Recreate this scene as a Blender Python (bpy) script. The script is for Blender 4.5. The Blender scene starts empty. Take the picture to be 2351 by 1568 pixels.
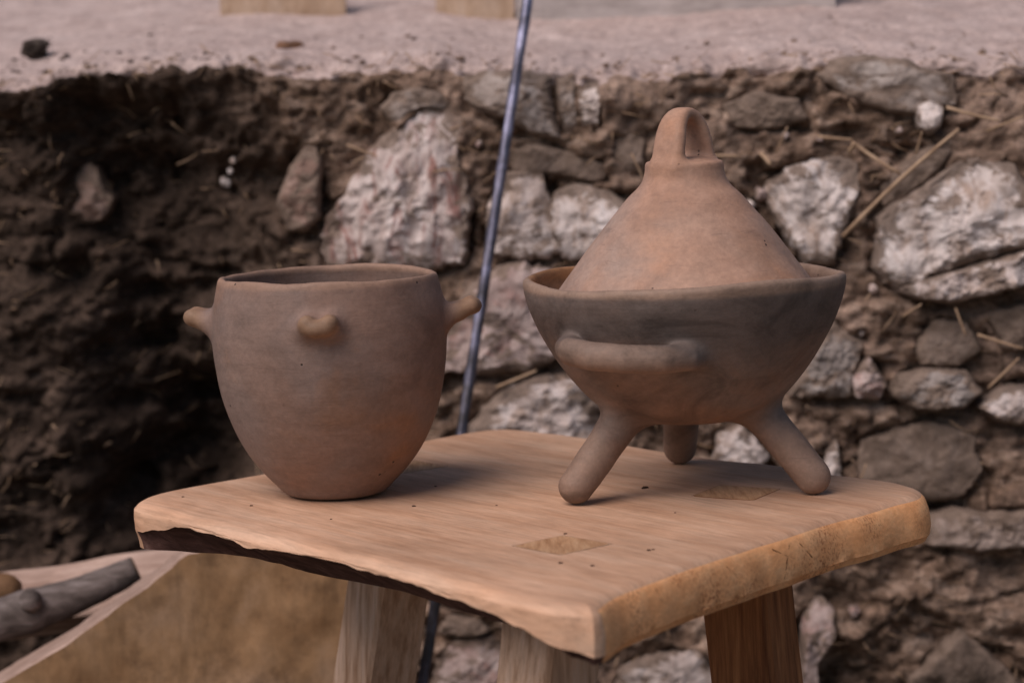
import bpy, math, random
import numpy as np
from mathutils import Vector, Matrix

# ------------------------------------------------------------------ camera, sky, sun, exposure
sc = bpy.context.scene
col = sc.collection
FPX, CXP, CYP = 5600.0, 1175.5, 784.0          # focal length and centre in photo pixels (2351 wide)
CAM = Vector((0, 0, 0.724))
PITCH, ROLL = math.atan((784 - 150) / FPX), math.radians(-1.8)
RM = Matrix.Rotation(math.pi / 2 - PITCH, 3, 'X') @ Matrix.Rotation(ROLL, 3, 'Z')
cam_d = bpy.data.cameras.new('camera')
cam_d.sensor_width = 36.0
cam_d.lens = 36.0 * FPX / 2351
cam_d.clip_end = 500
cam_d.clip_start = 0.05
cam_d.dof.use_dof = True
cam_d.dof.focus_distance = 1.70
cam_d.dof.aperture_fstop = 6.6
cam = bpy.data.objects.new('camera', cam_d)
cam.location = CAM
cam.rotation_euler = RM.to_euler()
col.objects.link(cam)
sc.camera = cam

SUN_EL, SUN_AZ = math.radians(50), math.radians(-136)     # azimuth from +Y towards +X
world = bpy.data.worlds.new('World')
sc.world = world
world.use_nodes = True
wn = world.node_tree
bg = wn.nodes['Background']
sky = wn.nodes.new('ShaderNodeTexSky')
sky.sky_type = 'NISHITA'
sky.sun_disc = False
sky.sun_elevation = SUN_EL
sky.sun_rotation = SUN_AZ
wn.links.new(sky.outputs[0], bg.inputs[0])
bg.inputs[1].default_value = 0.05
sun_d = bpy.data.lights.new('sun', 'SUN')
sun_d.energy = 2.4
sun_d.angle = math.radians(50)
sun_d.color = (1.0, 0.855, 0.79)
sun = bpy.data.objects.new('sun', sun_d)
sdir = Vector((math.sin(SUN_AZ) * math.cos(SUN_EL), math.cos(SUN_AZ) * math.cos(SUN_EL), math.sin(SUN_EL)))
sun.rotation_euler = sdir.to_track_quat('Z', 'Y').to_euler()
sun.location = sdir * 5
col.objects.link(sun)
sc.view_settings.view_transform = 'Standard'
sc.view_settings.look = 'None'
sc.view_settings.exposure = 0.29
sc.view_settings.gamma = 1.0

# ------------------------------------------------------------------ helpers
def ray(px, py):
    return RM @ Vector(((px - CXP) / FPX, -(py - CYP) / FPX, -1.0))
def at_z(px, py, z):
    d = ray(px, py); t = (z - CAM.z) / d.z
    return CAM + d * t
def at_Y(px, py, Y, slope=0.0):                 # vertical plane y = Y + slope * x
    d = ray(px, py); t = Y / (d.y - slope * d.x)
    return CAM + d * t

def _hash(ix, iy, iz, seed):
    h = (ix.astype(np.int64) * 374761393 + iy.astype(np.int64) * 668265263 + iz.astype(np.int64) * 2147483647 + seed * 1274126177) & 0xffffffff
    h = ((h ^ (h >> 13)) * 1274126177) & 0xffffffff
    h = ((h ^ (h >> 16)) * 2246822519) & 0xffffffff
    h = h ^ (h >> 15)
    return (h & 0xffff) / 65535.0 * 2 - 1
def noise(x, y, z, seed=0):
    x, y, z = np.broadcast_arrays(np.asarray(x, float), np.asarray(y, float), np.asarray(z, float))
    fx, fy, fz = np.floor(x), np.floor(y), np.floor(z)
    u, v, w = x - fx, y - fy, z - fz
    u = u * u * u * (u * (u * 6 - 15) + 10); v = v * v * v * (v * (v * 6 - 15) + 10); w = w * w * w * (w * (w * 6 - 15) + 10)
    i, j, k = fx.astype(np.int64), fy.astype(np.int64), fz.astype(np.int64)
    r = 0
    for a in (0, 1):
        for b in (0, 1):
            for c in (0, 1):
                r = r + _hash(i + a, j + b, k + c, seed) * (u if a else 1 - u) * (v if b else 1 - v) * (w if c else 1 - w)
    return r
def fbm(x, y, z, sc_, octs, seed=0, gain=0.5, ridged=False):
    r, a, f = 0, 1.0, sc_
    for o in range(octs):
        n = noise(x * f, y * f, z * f, seed + o * 17)
        if ridged: n = 1 - 2 * np.abs(n)
        r = r + a * n
        a *= gain; f *= 2.03
    return r
def smooth(e0, e1, x):
    t = np.clip((x - e0) / (e1 - e0), 0, 1)
    return t * t * (3 - 2 * t)

def tag(o, label=None, cat=None, group=None, kind=None):
    if label: o['label'] = label
    if cat: o['category'] = cat
    if group: o['group'] = group
    if kind: o['kind'] = kind
    return o
def empty(name, loc, label, cat, group=None):
    o = bpy.data.objects.new(name, None)
    o.empty_display_size = 0.03
    o.location = loc
    col.objects.link(o)
    return tag(o, label, cat, group)
def mesh_obj(name, verts, faces, mats, parent=None, mat_idx=None, normals=None, shade=True, sharp=None, origin=None):
    """verts in world space; stored relative to the parent (or to origin)"""
    v = np.asarray(verts, float)
    if parent is not None: base = np.array(parent.location)
    elif origin is not None: base = np.array(origin)
    else: base = np.zeros(3)
    me = bpy.data.meshes.new(name)
    me.from_pydata((v - base).tolist(), [], faces if isinstance(faces, list) else faces.tolist())
    if not isinstance(mats, (list, tuple)): mats = [mats]
    for m in mats: me.materials.append(m)
    if mat_idx is not None: me.polygons.foreach_set('material_index', np.asarray(mat_idx, np.int32))
    me.polygons.foreach_set('use_smooth', np.full(len(me.polygons), shade))
    me.update()
    if sharp: me.set_sharp_from_angle(angle=math.radians(sharp))
    if normals is not None: me.normals_split_custom_set_from_vertices(np.asarray(normals).tolist())
    o = bpy.data.objects.new(name, me)
    col.objects.link(o)
    if parent is not None: o.parent = parent
    else: o.location = base
    return o
def catmull(pts, n, closed=True):
    p = np.asarray(pts, float); m = len(p)
    out = []
    segs = m if closed else m - 1
    for i in range(segs):
        if closed: a, b, c, d = p[i - 1], p[i], p[(i + 1) % m], p[(i + 2) % m]
        else: a, b, c, d = p[max(i - 1, 0)], p[i], p[i + 1], p[min(i + 2, m - 1)]
        for t in np.linspace(0, 1, 12, endpoint=False):
            out.append(0.5 * ((2 * b) + (-a + c) * t + (2 * a - 5 * b + 4 * c - d) * t * t + (-a + 3 * b - 3 * c + d) * t ** 3))
    if not closed: out.append(p[-1])
    q = np.array(out)
    if closed: q = np.vstack([q, q[:1]])
    s = np.concatenate([[0], np.cumsum(np.linalg.norm(np.diff(q, axis=0), axis=1))])
    t = np.linspace(0, s[-1], n + 1)[:-1] if closed else np.linspace(0, s[-1], n)
    return np.stack([np.interp(t, s, q[:, k]) for k in range(q.shape[1])], 1)
def loft(loops, cap0=True, cap1=True):
    n = len(loops[0]); V = np.vstack(loops); F = []
    for k in range(len(loops) - 1):
        for i in range(n):
            j = (i + 1) % n
            F.append([k * n + i, k * n + j, (k + 1) * n + j, (k + 1) * n + i])
    if cap0: F.append(list(range(n))[::-1])
    if cap1: F.append([(len(loops) - 1) * n + i for i in range(n)])
    return V, F
def tube(path, radii, n=8, seed=0, rough=0.0):
    p = np.asarray(path, float); loops = []
    for i in range(len(p)):
        t = p[min(i + 1, len(p) - 1)] - p[max(i - 1, 0)]; t /= np.linalg.norm(t)
        a = np.cross(t, [0.31, 0.2, 0.93]); a /= np.linalg.norm(a); b = np.cross(t, a)
        ang = np.linspace(0, 2 * math.pi, n, endpoint=False)
        c = np.outer(np.cos(ang), a) + np.outer(np.sin(ang), b)
        r = radii[i] * (1 + (rough * fbm(*(p[i] + c * radii[i]).T, 60, 3, seed) if rough else 0))
        loops.append(p[i] + c * (r[:, None] if rough else r))
    return loft(loops)

# ------------------------------------------------------------------ materials
class NT:
    def __init__(s, name, rough=0.85, spec=0.3):
        s.m = bpy.data.materials.new(name); s.m.use_nodes = True
        s.t = s.m.node_tree; s.b = s.t.nodes['Principled BSDF']
        s.b.inputs['Roughness'].default_value = rough
        s.b.inputs['Specular IOR Level'].default_value = spec
        s.h = None
    def n(s, ty, **k):
        x = s.t.nodes.new(ty)
        for a, v in k.items(): setattr(x, a, v)
        return x
    def put(s, sock, v):
        if isinstance(v, bpy.types.NodeSocket): s.t.links.new(v, sock)
        elif isinstance(v, (tuple, list)) and len(v) == 3 and sock.type == 'RGBA': sock.default_value = (*v, 1)
        else: sock.default_value = v
    def co(s, ref=None, scale=(1, 1, 1), rot=(0, 0, 0), loc=(0, 0, 0)):
        c = s.n('ShaderNodeTexCoord')
        if ref is not None: c.object = ref
        mp = s.n('ShaderNodeMapping')
        s.t.links.new(c.outputs['Object'], mp.inputs[0])
        mp.inputs['Location'].default_value = loc
        mp.inputs['Rotation'].default_value = rot
        mp.inputs['Scale'].default_value = scale
        return mp.outputs[0]
    def grain(s, ref, ang, scale, loc=(0, 0, 0)):
        a = s.co(ref, rot=(0, 0, ang))
        mp = s.n('ShaderNodeMapping'); s.put(mp.inputs[0], a); mp.inputs['Scale'].default_value = scale; mp.inputs['Location'].default_value = loc
        return mp.outputs[0]
    def noise(s, v, scale, detail=4, rough=0.55, dist=0.0):
        x = s.n('ShaderNodeTexNoise'); s.put(x.inputs['Vector'], v)
        x.inputs['Scale'].default_value = scale; x.inputs['Detail'].default_value = detail
        x.inputs['Roughness'].default_value = rough; x.inputs['Distortion'].default_value = dist
        return x.outputs['Fac']
    def voro(s, v, scale, feat='F1', out='Distance'):
        x = s.n('ShaderNodeTexVoronoi', feature=feat); s.put(x.inputs['Vector'], v); x.inputs['Scale'].default_value = scale
        return x.outputs[out]
    def ramp(s, f, stops):
        x = s.n('ShaderNodeValToRGB'); s.put(x.inputs[0], f)
        e = x.color_ramp.elements
        while len(e) < len(stops): e.new(0.5)
        for k, (p, c) in enumerate(stops):
            e[k].position = p
            e[k].color = (*c, 1) if isinstance(c, tuple) else (c, c, c, 1)
        return x.outputs[0]
    def mix(s, f, a, b, mode='MIX'):
        x = s.n('ShaderNodeMix', data_type='RGBA', blend_type=mode)
        s.put(x.inputs['Factor'], f); s.put(x.inputs[6], a); s.put(x.inputs[7], b)
        return x.outputs[2]
    def math(s, op, a, b=0.0):
        x = s.n('ShaderNodeMath', operation=op); s.put(x.inputs[0], a); s.put(x.inputs[1], b)
        return x.outputs[0]
    def map(s, v, a, b, c=0.0, d=1.0):
        x = s.n('ShaderNodeMapRange', interpolation_type='SMOOTHSTEP'); s.put(x.inputs[0], v)
        for k, q in enumerate((a, b, c, d)): x.inputs[k + 1].default_value = q
        return x.outputs[0]
    def sep(s, v):
        x = s.n('ShaderNodeSeparateXYZ'); s.put(x.inputs[0], v); return x.outputs
    def bump(s, h, dist, strength=1.0):
        x = s.n('ShaderNodeBump'); s.put(x.inputs['Height'], h)
        x.inputs['Distance'].default_value = dist; x.inputs['Strength'].default_value = strength
        if s.h is not None: s.t.links.new(s.h, x.inputs['Normal'])
        s.h = x.outputs[0]
        s.put(s.b.inputs['Normal'], s.h)
    def color(s, c): s.put(s.b.inputs['Base Color'], c)

def clay(name, ref, base, grey, orange, light, amt=(0.45, 0.62), seed=0.0, band=None, rough=0.62, smut=.35):
    t = NT(name, rough, 0.35)
    v = t.co(ref, loc=(seed, seed * .7, seed * .3))
    p = t.co(ref)
    hs = t.co(ref, scale=(1, 1, 2.6), loc=(seed, 0, 0))
    c = t.mix(t.ramp(t.noise(v, 13, 3, .5, .3), [(0.42, 0.0), (0.62, 1.0)]), base, grey)
    c = t.mix(t.ramp(t.noise(v, 16, 4, .55, .5), [(amt[0], 0.0), (amt[1], 1.0)]), c, orange)
    c = t.mix(t.ramp(t.noise(hs, 12, 4, .6), [(0.5, 0.0), (0.75, 0.55)]), c, light)
    if band: c = band(t, p, c)
    sm = t.noise(t.co(ref, scale=(1, 1, 1.6), loc=(seed, 2, 0)), 17, 6, .66, .8)
    c = t.mix(smut, c, t.ramp(sm, [(0.34, 0.42), (0.5, .95), (0.68, 1.22)]), 'MULTIPLY')
    fine = t.noise(v, 260, 4, .7)
    c = t.mix(0.35, c, t.ramp(fine, [(0.3, 0.65), (0.7, 1.3)]), 'MULTIPLY')
    mid = t.noise(t.co(ref, scale=(1, 1, 1.8), loc=(seed, 0, 1)), 70, 5, .65)
    c = t.mix(0.28, c, t.ramp(mid, [(0.3, 0.65), (0.7, 1.3)]), 'MULTIPLY')
    sc1 = t.noise(t.co(ref, scale=(1, 1, 9), rot=(.25, .2, 0), loc=(seed, 1, 0)), 26, 3, .6)
    scr = t.ramp(sc1, [(0.66, 0.0), (0.70, .5), (0.73, 0.0)])
    c = t.mix(scr, c, t.mix(.5, c, (0.08, 0.055, 0.045)))
    spots = t.voro(v, 95)
    sel = t.math('MULTIPLY', t.ramp(spots, [(0.06, 1.0), (0.11, 0.0)]), t.ramp(t.noise(v, 30, 2), [(0.58, 0.0), (0.62, 1.0)]))
    c = t.mix(sel, c, (0.025, 0.018, 0.015))
    t.color(c)
    t.put(t.b.inputs['Roughness'], t.ramp(mid, [(0.3, rough - .1), (0.7, rough + .18)]))
    t.bump(t.noise(t.co(ref, scale=(1, 1, 2), loc=(seed, 0, 4)), 9, 3, .5), 0.005, 0.45)
    t.bump(t.noise(t.co(ref, scale=(1, 1, 14), rot=(0.05, 0.03, 0)), 9, 5, .65), 0.0010, 0.35)
    t.bump(t.noise(v, 28, 3, .5), 0.0014, 0.4)
    t.bump(mid, 0.0004, 0.4)
    t.bump(fine, 0.0005, 0.55)
    t.bump(t.math('SUBTRACT', 1.0, sel), 0.0006, 0.6)
    return t.m

def wood(name, ref, ang, c_lo, c_mid, c_hi, stretch=(1.2, 14, 14), speck=0.0, rough=0.75, rot=None, dirt=None, gb=1.0, lines=None):
    t = NT(name, rough, 0.25)
    v = t.co(ref, scale=stretch, rot=rot) if rot else t.grain(ref, ang, stretch)
    w = t.co(ref)
    g = t.noise(v, 9, 6, .6, .25)
    c = t.ramp(g, [(0.32, c_lo), (0.5, c_mid), (0.70, c_hi)])
    c = t.mix(0.6, c, t.ramp(t.noise(w, 9, 4, .55, .4), [(0.3, 0.72), (0.7, 1.25)]), 'MULTIPLY')
    fine = t.noise(v, 48, 4, .7)
    c = t.mix(0.5, c, t.ramp(fine, [(0.3, 0.7), (0.7, 1.25)]), 'MULTIPLY')
    if speck:
        k = t.math('MULTIPLY', t.ramp(t.noise(t.co(ref, scale=(1, 1, .7)), 620, 2, .6), [(0.53, 0.0), (0.60, 1.0)]), t.ramp(t.noise(w, 24, 3), [(0.42, 0.0), (0.60, 1.0)]))
        c = t.mix(t.math('MULTIPLY', k, speck), c, (0.30, 0.10, 0.04))
    if dirt: c = t.mix(t.ramp(t.noise(w, 24, 6, .65), [(0.5, 0.0), (0.68, 0.8)]), c, dirt)
    if lines:
        ln = t.noise(t.grain(ref, ang, lines), 30, 5, .7, .15)
        c = t.mix(.38, c, t.ramp(ln, [(0.34, .55), (0.48, 1.0), (0.7, 1.15)]), 'MULTIPLY')
        t.bump(ln, .0004, .5)
    t.color(c)
    t.bump(g, 0.0012 * gb, 0.5)
    t.bump(fine, 0.0005, 0.5)
    t.bump(t.noise(w, 500, 3, .7), 0.0003, 0.4)
    return t.m

# ------------------------------------------------------------------ implicit surfaces for the hand-made pottery
def profile_sdf(poly, step=0.0005, pad=0.03):
    P = np.asarray(poly, float)
    rmax, z0, z1 = P[:, 0].max() + pad, P[:, 1].min() - pad, P[:, 1].max() + pad
    R, Z = np.meshgrid(np.arange(0, rmax, step), np.arange(z0, z1, step), indexing='ij')
    d2 = np.full(R.shape, 1e9); ins = np.zeros(R.shape, bool)
    m = len(P)
    for i in range(m):
        a, b = P[i], P[(i + 1) % m]
        e = b - a; L = e @ e + 1e-18
        t = np.clip(((R - a[0]) * e[0] + (Z - a[1]) * e[1]) / L, 0, 1)
        d2 = np.minimum(d2, (R - a[0] - t * e[0]) ** 2 + (Z - a[1] - t * e[1]) ** 2)
        c = (a[1] > Z) != (b[1] > Z)
        with np.errstate(divide='ignore', invalid='ignore'):
            ins ^= c & (R < (b[0] - a[0]) * (Z - a[1]) / (b[1] - a[1] + 1e-18) + a[0])
    D = np.sqrt(d2); D[ins] *= -1
    def f(r, z):
        x = np.clip(r / step, 0, D.shape[0] - 1.001); y = np.clip((z - z0) / step, 0, D.shape[1] - 1.001)
        i, j = x.astype(int), y.astype(int); u, v = x - i, y - j
        return (D[i, j] * (1 - u) + D[i + 1, j] * u) * (1 - v) + (D[i, j + 1] * (1 - u) + D[i + 1, j + 1] * u) * v
    return f
def shell(outer, th, lip, bottom=None):
    """closed outline of a vessel wall from its outer profile, lip rounded"""
    o = catmull(outer, 90, closed=False)
    t = np.gradient(o, axis=0); t /= np.linalg.norm(t, axis=1)[:, None]
    nrm = np.stack([t[:, 1], -t[:, 0]], 1)
    s = np.linspace(0, 1, len(o))
    w = th + (lip - th) * smooth(0.9, 1.0, s)
    inn = o - nrm * w[:, None]
    inn[:, 0] = np.maximum(inn[:, 0], 0)
    c = (o[-1] + inn[-1]) / 2; r = np.linalg.norm(o[-1] - inn[-1]) / 2
    a0 = math.atan2(*(o[-1] - c)[::-1])
    arc = [c + r * np.array([math.cos(a0 + q), math.sin(a0 + q)]) for q in np.linspace(0.3, math.pi - 0.3, 7)]
    return np.vstack([o, arc, inn[::-1]])
def chain_sdf(X, Y, Z, pts, rad):
    d = None
    for i in range(len(pts) - 1):
        a, b = np.array(pts[i]), np.array(pts[i + 1]); e = b - a; L = e @ e
        t = np.clip(((X - a[0]) * e[0] + (Y - a[1]) * e[1] + (Z - a[2]) * e[2]) / L, 0, 1)
        q = np.sqrt((X - a[0] - t * e[0]) ** 2 + (Y - a[1] - t * e[1]) ** 2 + (Z - a[2] - t * e[2]) ** 2) - (rad[i] + (rad[i + 1] - rad[i]) * t)
        d = q if d is None else np.minimum(d, q)
    return d
def smin(a, b, k):
    h = np.clip(0.5 + 0.5 * (b - a) / k, 0, 1)
    return b + (a - b) * h - k * h * (1 - h)
def grid(lo, hi, h):
    ax = [np.arange(lo[k], hi[k] + h, h) for k in range(3)]
    return np.meshgrid(*ax, indexing='ij')
def surface_nets(F, lo, h):
    ins = F < 0
    S = np.array(F.shape)
    cs = tuple(S - 1)
    acc = np.zeros(cs + (3,), np.float32); cnt = np.zeros(cs, np.float32)
    edges = []
    for ax in range(3):
        a = [slice(None)] * 3; b = [slice(None)] * 3
        a[ax] = slice(0, -1); b[ax] = slice(1, None)
        A, B = F[tuple(a)], F[tuple(b)]
        idx = np.argwhere((A < 0) != (B < 0))
        fa, fb = A[tuple(idx.T)], B[tuple(idx.T)]
        p = idx.astype(np.float32); p[:, ax] += fa / (fa - fb)
        o1, o2 = [k for k in range(3) if k != ax]
        for da in (0, -1):
            for db in (0, -1):
                c = idx.copy(); c[:, o1] += da; c[:, o2] += db
                ok = np.all((c >= 0) & (c < np.array(cs)), axis=1)
                ci = tuple(c[ok].T)
                np.add.at(acc, ci, p[ok]); np.add.at(cnt, ci, 1)
        edges.append((ax, o1, o2, idx, fa < 0))
    used = cnt > 0
    vid = np.full(cs, -1, np.int64); vid[used] = np.arange(used.sum())
    V = acc[used] / cnt[used][:, None]
    quads = []
    for ax, o1, o2, idx, neg in edges:
        ok = (idx[:, o1] > 0) & (idx[:, o2] > 0) & (idx[:, o1] < cs[o1]) & (idx[:, o2] < cs[o2])
        i = idx[ok]; ng = neg[ok]
        q = []
        for da, db in ((-1, -1), (0, -1), (0, 0), (-1, 0)):
            c = i.copy(); c[:, o1] += da; c[:, o2] += db
            q.append(vid[tuple(c.T)])
        q = np.stack(q, 1)
        flip = ng if ax != 1 else ~ng
        q[~flip] = q[~flip][:, ::-1]
        quads.append(q)
    Q = np.vstack(quads)
    Q = Q[(Q >= 0).all(1)]
    g = np.stack(np.gradient(F), -1)
    i = np.clip(V.astype(int), 0, S - 2); f = V - i
    N = 0
    for a in (0, 1):
        for b in (0, 1):
            for c in (0, 1):
                w = (f[:, 0] if a else 1 - f[:, 0]) * (f[:, 1] if b else 1 - f[:, 1]) * (f[:, 2] if c else 1 - f[:, 2])
                N = N + w[:, None] * g[i[:, 0] + a, i[:, 1] + b, i[:, 2] + c]
    N /= np.linalg.norm(N, axis=1)[:, None] + 1e-12
    return V * h + np.array(lo), Q, N, V
def build_clay(root, fields, names, ks, lo, hi, h, mats, loc):
    """fields: list of raw SDF arrays; blended into one skin, then cut into one mesh per part"""
    F = fields[0]
    for f, k in zip(fields[1:], ks): F = smin(F, f, k)
    V, Q, N, G = surface_nets(F, lo, h)
    gi = np.clip(np.round(G).astype(int), 0, np.array(F.shape) - 1)
    vals = np.stack([f[tuple(gi.T)] for f in fields], 1)
    vals[:, 0] += 0.0005
    lab = vals[Q].mean(1).argmin(1)
    for k, nm in enumerate(names):
        q = Q[lab == k]
        if not len(q): continue
        ids, inv = np.unique(q, return_inverse=True)
        mesh_obj(nm, V[ids] + np.array(loc), inv.reshape(q.shape), mats[k], root, normals=N[ids])

# ================================================================== GROUND
t = NT('packed_earth', 0.95, 0.1)
v = t.co()
t.color(t.ramp(t.noise(v, 6, 6, .6), [(0.3, (0.10, 0.075, 0.055)), (0.7, (0.22, 0.17, 0.13))]))
t.bump(t.noise(v, 30, 6, .7), 0.01, 0.6)
S = 60.0
gm = mesh_obj('ground', [(-S, -S, 0), (S, -S, 0), (S, S, 0), (-S, S, 0)], [[0, 1, 2, 3]], t.m)
tag(gm, kind='structure')

# ================================================================== WALL OF EARTH AND STONES
WY, WS = 2.33, -0.20
def Yw(x): return WY + WS * x
def pw(px, py): return at_Y(px, py, WY, WS)
wall = empty('stone_wall', (0, WY, 0), 'rough earth and rubble wall with pale stones set in brown straw mud under a dusty ledge', 'wall')

lip_px = [(-900, 190), (0, 178), (100, 166), (200, 150), (400, 143), (600, 136), (700, 150), (880, 140), (1000, 136), (1065, 150), (1217, 160), (1353, 164), (1420, 156), (1564, 154), (1683, 140), (1870, 125), (2106, 132), (2343, 145), (3200, 150)]
lp = np.array([[pw(a, b).x, pw(a, b).z] for a, b in lip_px])

stones = [  # kind, protrusion (m), outline in photo pixels
 ('veined', .045, [(752,560),(765,490),(800,450),(830,390),(862,345),(915,298),(940,265),(985,248),(1035,262),(1060,300),(1048,340),(1060,400),(1076,470),(1072,560),(1050,602),(900,612),(790,608),(757,592)]),
 ('reddish', .03, [(640,450),(665,385),(700,340),(730,335),(745,380),(735,440),(740,500),(700,532),(665,530),(645,490)]),
 ('greybeige', .03, [(1064,177),(1110,168),(1160,164),(1215,168),(1262,176),(1270,230),(1290,322),(1217,306),(1150,272),(1068,238)]),
 ('greybeige', .022, [(1276,178),(1318,170),(1322,230),(1330,300),(1300,315),(1280,250)]),
 ('white', .025, [(1326,197),(1370,190),(1382,230),(1372,292),(1336,287),(1326,240)]),
 ('greywhite', .03, [(1122,475),(1150,402),(1200,392),(1242,400),(1266,470),(1292,566),(1250,592),(1128,580)]),
 ('white', .034, [(1256,520),(1276,450),(1320,425),(1400,440),(1450,480),(1440,560),(1380,600),(1290,588)]),
 ('pinkish', .04, [(1010,845),(1032,760),(1075,665),(1125,622),(1200,604),(1300,628),(1350,720),(1330,800),(1210,848),(1100,852)]),
 ('greywhite', .05, [(1085,985),(1120,925),(1180,885),(1250,862),(1320,880),(1378,940),(1390,1000),(1300,1040),(1140,1030)]),
 ('white', .034, [(1758,440),(1805,385),(1870,368),(1958,374),(1968,430),(1936,505),(1912,596),(1845,604),(1792,525)]),
 ('white', .05, [(2012,600),(2022,505),(2080,452),(2160,402),(2240,360),(2310,392),(2372,455),(2380,555),(2250,590),(2150,625),(2060,650)]),
 ('greywhite', .056, [(2062,655),(2120,632),(2250,596),(2380,560),(2385,640),(2290,662),(2180,692),(2095,678)]),
 ('grey', .04, [(1805,908),(1850,810),(1905,728),(1975,790),(1962,850),(1950,905),(1900,912)]),
 ('pinkish', .044, [(1956,905),(1950,860),(1988,812),(2028,872),(2008,915)]),
 ('grey', .036, [(2035,900),(2048,858),(2120,842),(2220,850),(2258,896),(2200,934),(2090,936)]),
 ('greywhite', .03, [(2245,930),(2300,890),(2400,880),(2420,965),(2330,972),(2280,955)]),
 ('mudstone', .03, [(2125,1180),(2180,1160),(2260,1172),(2351,1160),(2470,1165),(2470,1250),(2351,1254),(2230,1262),(2140,1246)]),
 ('brown', .014, [(1960,1110),(1985,1010),(2060,975),(2170,970),(2240,1000),(2250,1090),(2200,1140),(2060,1150)]),
 ('brown', .022, [(2070,1590),(2110,1535),(2200,1442),(2250,1470),(2370,1590),(2200,1660)]),
 ('greywhite', .024, [(1632,1060),(1650,990),(1702,972),(1760,1042),(1740,1110),(1650,1110)]),
 ('white', .02, [(1880,1100),(1892,1030),(1918,1010),(1930,1060),(1925,1110)]),
 ('pinkish', .03, [(995,1580),(1005,1500),(1060,1465),(1130,1455),(1175,1500),(1165,1600),(1050,1640)]),
 ('brown', .025, [(1005,1445),(1030,1405),(1100,1415),(1130,1440),(1070,1458)]),
 ('pinkish', .03, [(1838,1600),(1842,1420),(1870,1372),(1905,1395),(1915,1450),(1870,1530),(1880,1620)]),
 ('greywhite', .024, [(1400,1600),(1420,1535),(1500,1500),(1590,1480),(1640,1540),(1620,1620),(1500,1650)]),
 ('reddish', .03, [(122,480),(135,400),(165,372),(195,395),(215,440),(240,465),(212,512),(150,525)]),
 ('greybeige', .016, [(1875,175),(1900,140),(1990,128),(2080,140),(2180,170),(2190,235),(2120,262),(2040,262),(1950,225)]),
 ('white', .03, [(2098,240),(2130,232),(2158,245),(2152,292),(2128,308),(2104,292)]),
 ('brown', .016, [(2020,430),(2035,400),(2140,330),(2185,345),(2150,395),(2060,465),(2030,470)]),
 ('brown', .014, [(2090,800),(2140,730),(2220,735),(2245,800),(2200,840),(2110,838)]),
 ('brown', .016, [(1395,335),(1440,300),(1480,320),(1480,390),(1430,400)]),
 ('brown', .02, [(1660,240),(1740,210),(1830,230),(1850,280),(1760,300),(1680,290)]),
 ('brown', .02, [(2270,720),(2351,690),(2420,720),(2420,800),(2300,800)]),
 ('greybeige', .022, [(870,250),(900,215),(960,200),(1020,215),(1040,250),(980,245),(935,260),(905,290)]),
 ('brown', .014, [(1160,340),(1230,330),(1330,350),(1400,380),(1380,420),(1260,400),(1180,395)]),
 ('white', .04, [(2480,520),(2540,430),(2680,420),(2720,520),(2640,600),(2520,600)]),
 ('greybeige', .04, [(2500,800),(2620,740),(2740,800),(2700,900),(2540,900)]),
 ('grey', .04, [(2520,330),(2560,250),(2680,240),(2720,320),(2620,370)]),
]
for (a, b, r) in [(525,372,8),(518,398,7),(502,424,11),(1655,420,13),(1745,450,16),(1720,470,10),(2000,660,12),(1990,700,9),(1100,330,9),(1700,1000,10),
                  (1975,760,10),(1960,1400,12),(2060,300,8),(1800,310,8),(1880,320,9),(2240,520,10)]:
    rr = random.Random(a * 31 + b)
    stones.append(('white' if a < 900 or rr.random() < .5 else 'pinkish', (.003 if a < 900 else .010) + r * .0006, [(a + r * math.cos(q) * rr.uniform(.7, 1.3), b + r * 1.1 * math.sin(q) * rr.uniform(.7, 1.3)) for q in np.linspace(0, 2 * math.pi, 7)[:-1]]))

polys = []
for kind, pr, out in stones:
    q = np.array([[pw(a, b).x, pw(a, b).z] for a, b in out])
    polys.append(q)

# --- mud sheet: front face, lip and sloping ledge in one surface
DX = 0.0032
xs = np.concatenate([np.arange(-1.25, -0.62, 0.012), np.arange(-0.62, 0.62, DX), np.arange(0.62, 1.25, 0.012)])
NF, NR, NL = 215, 26, 110
H = np.interp(xs, lp[:, 0], lp[:, 1]) + 0.004 * fbm(xs, 0 * xs, 0 * xs, 30, 4, 5)
Hs = np.interp(xs, lp[:, 0], lp[:, 1]); k9 = np.exp(-np.linspace(-2, 2, 41) ** 2); k9 /= k9.sum()
Hs = np.convolve(np.pad(Hs, 20, 'edge'), k9, 'valid')
rl = 0.016
slope = math.radians(11)
zf = np.linspace(0, 1, NF) ** 0.9
X = np.repeat(xs[:, None], NF + NR + NL, 1)
Y = np.zeros_like(X); Z = np.zeros_like(X); NY = np.zeros_like(X); NZ = np.zeros_like(X)
Yx = Yw(xs)
Z[:, :NF] = zf[None] * (H - rl)[:, None]; Y[:, :NF] = Yx[:, None]; NY[:, :NF] = -1
an = np.linspace(0, math.pi / 2 - slope, NR + 1)[1:]
Y[:, NF:NF + NR] = Yx[:, None] + rl - rl * np.cos(an); Z[:, NF:NF + NR] = (H - rl)[:, None] + rl * np.sin(an)
NY[:, NF:NF + NR] = -np.cos(an); NZ[:, NF:NF + NR] = np.sin(an)
tl = 0.95 * np.linspace(0, 1, NL + 1)[1:] ** 1.5
Y[:, NF + NR:] = Y[:, NF + NR - 1:NF + NR] + tl * math.cos(slope); Z[:, NF + NR:] = Z[:, NF + NR - 1:NF + NR] + tl * math.sin(slope) + (Hs - H)[:, None] * (1 - np.exp(-tl / .018))
NY[:, NF + NR:] = -math.sin(slope); NZ[:, NF + NR:] = math.cos(slope)
front = np.ones_like(X); front[:, NF:] = np.linspace(1, 0, NR + NL)[None] ** 6
xi, yi, zi = X, Y * 1.0, Z * 1.0
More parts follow.
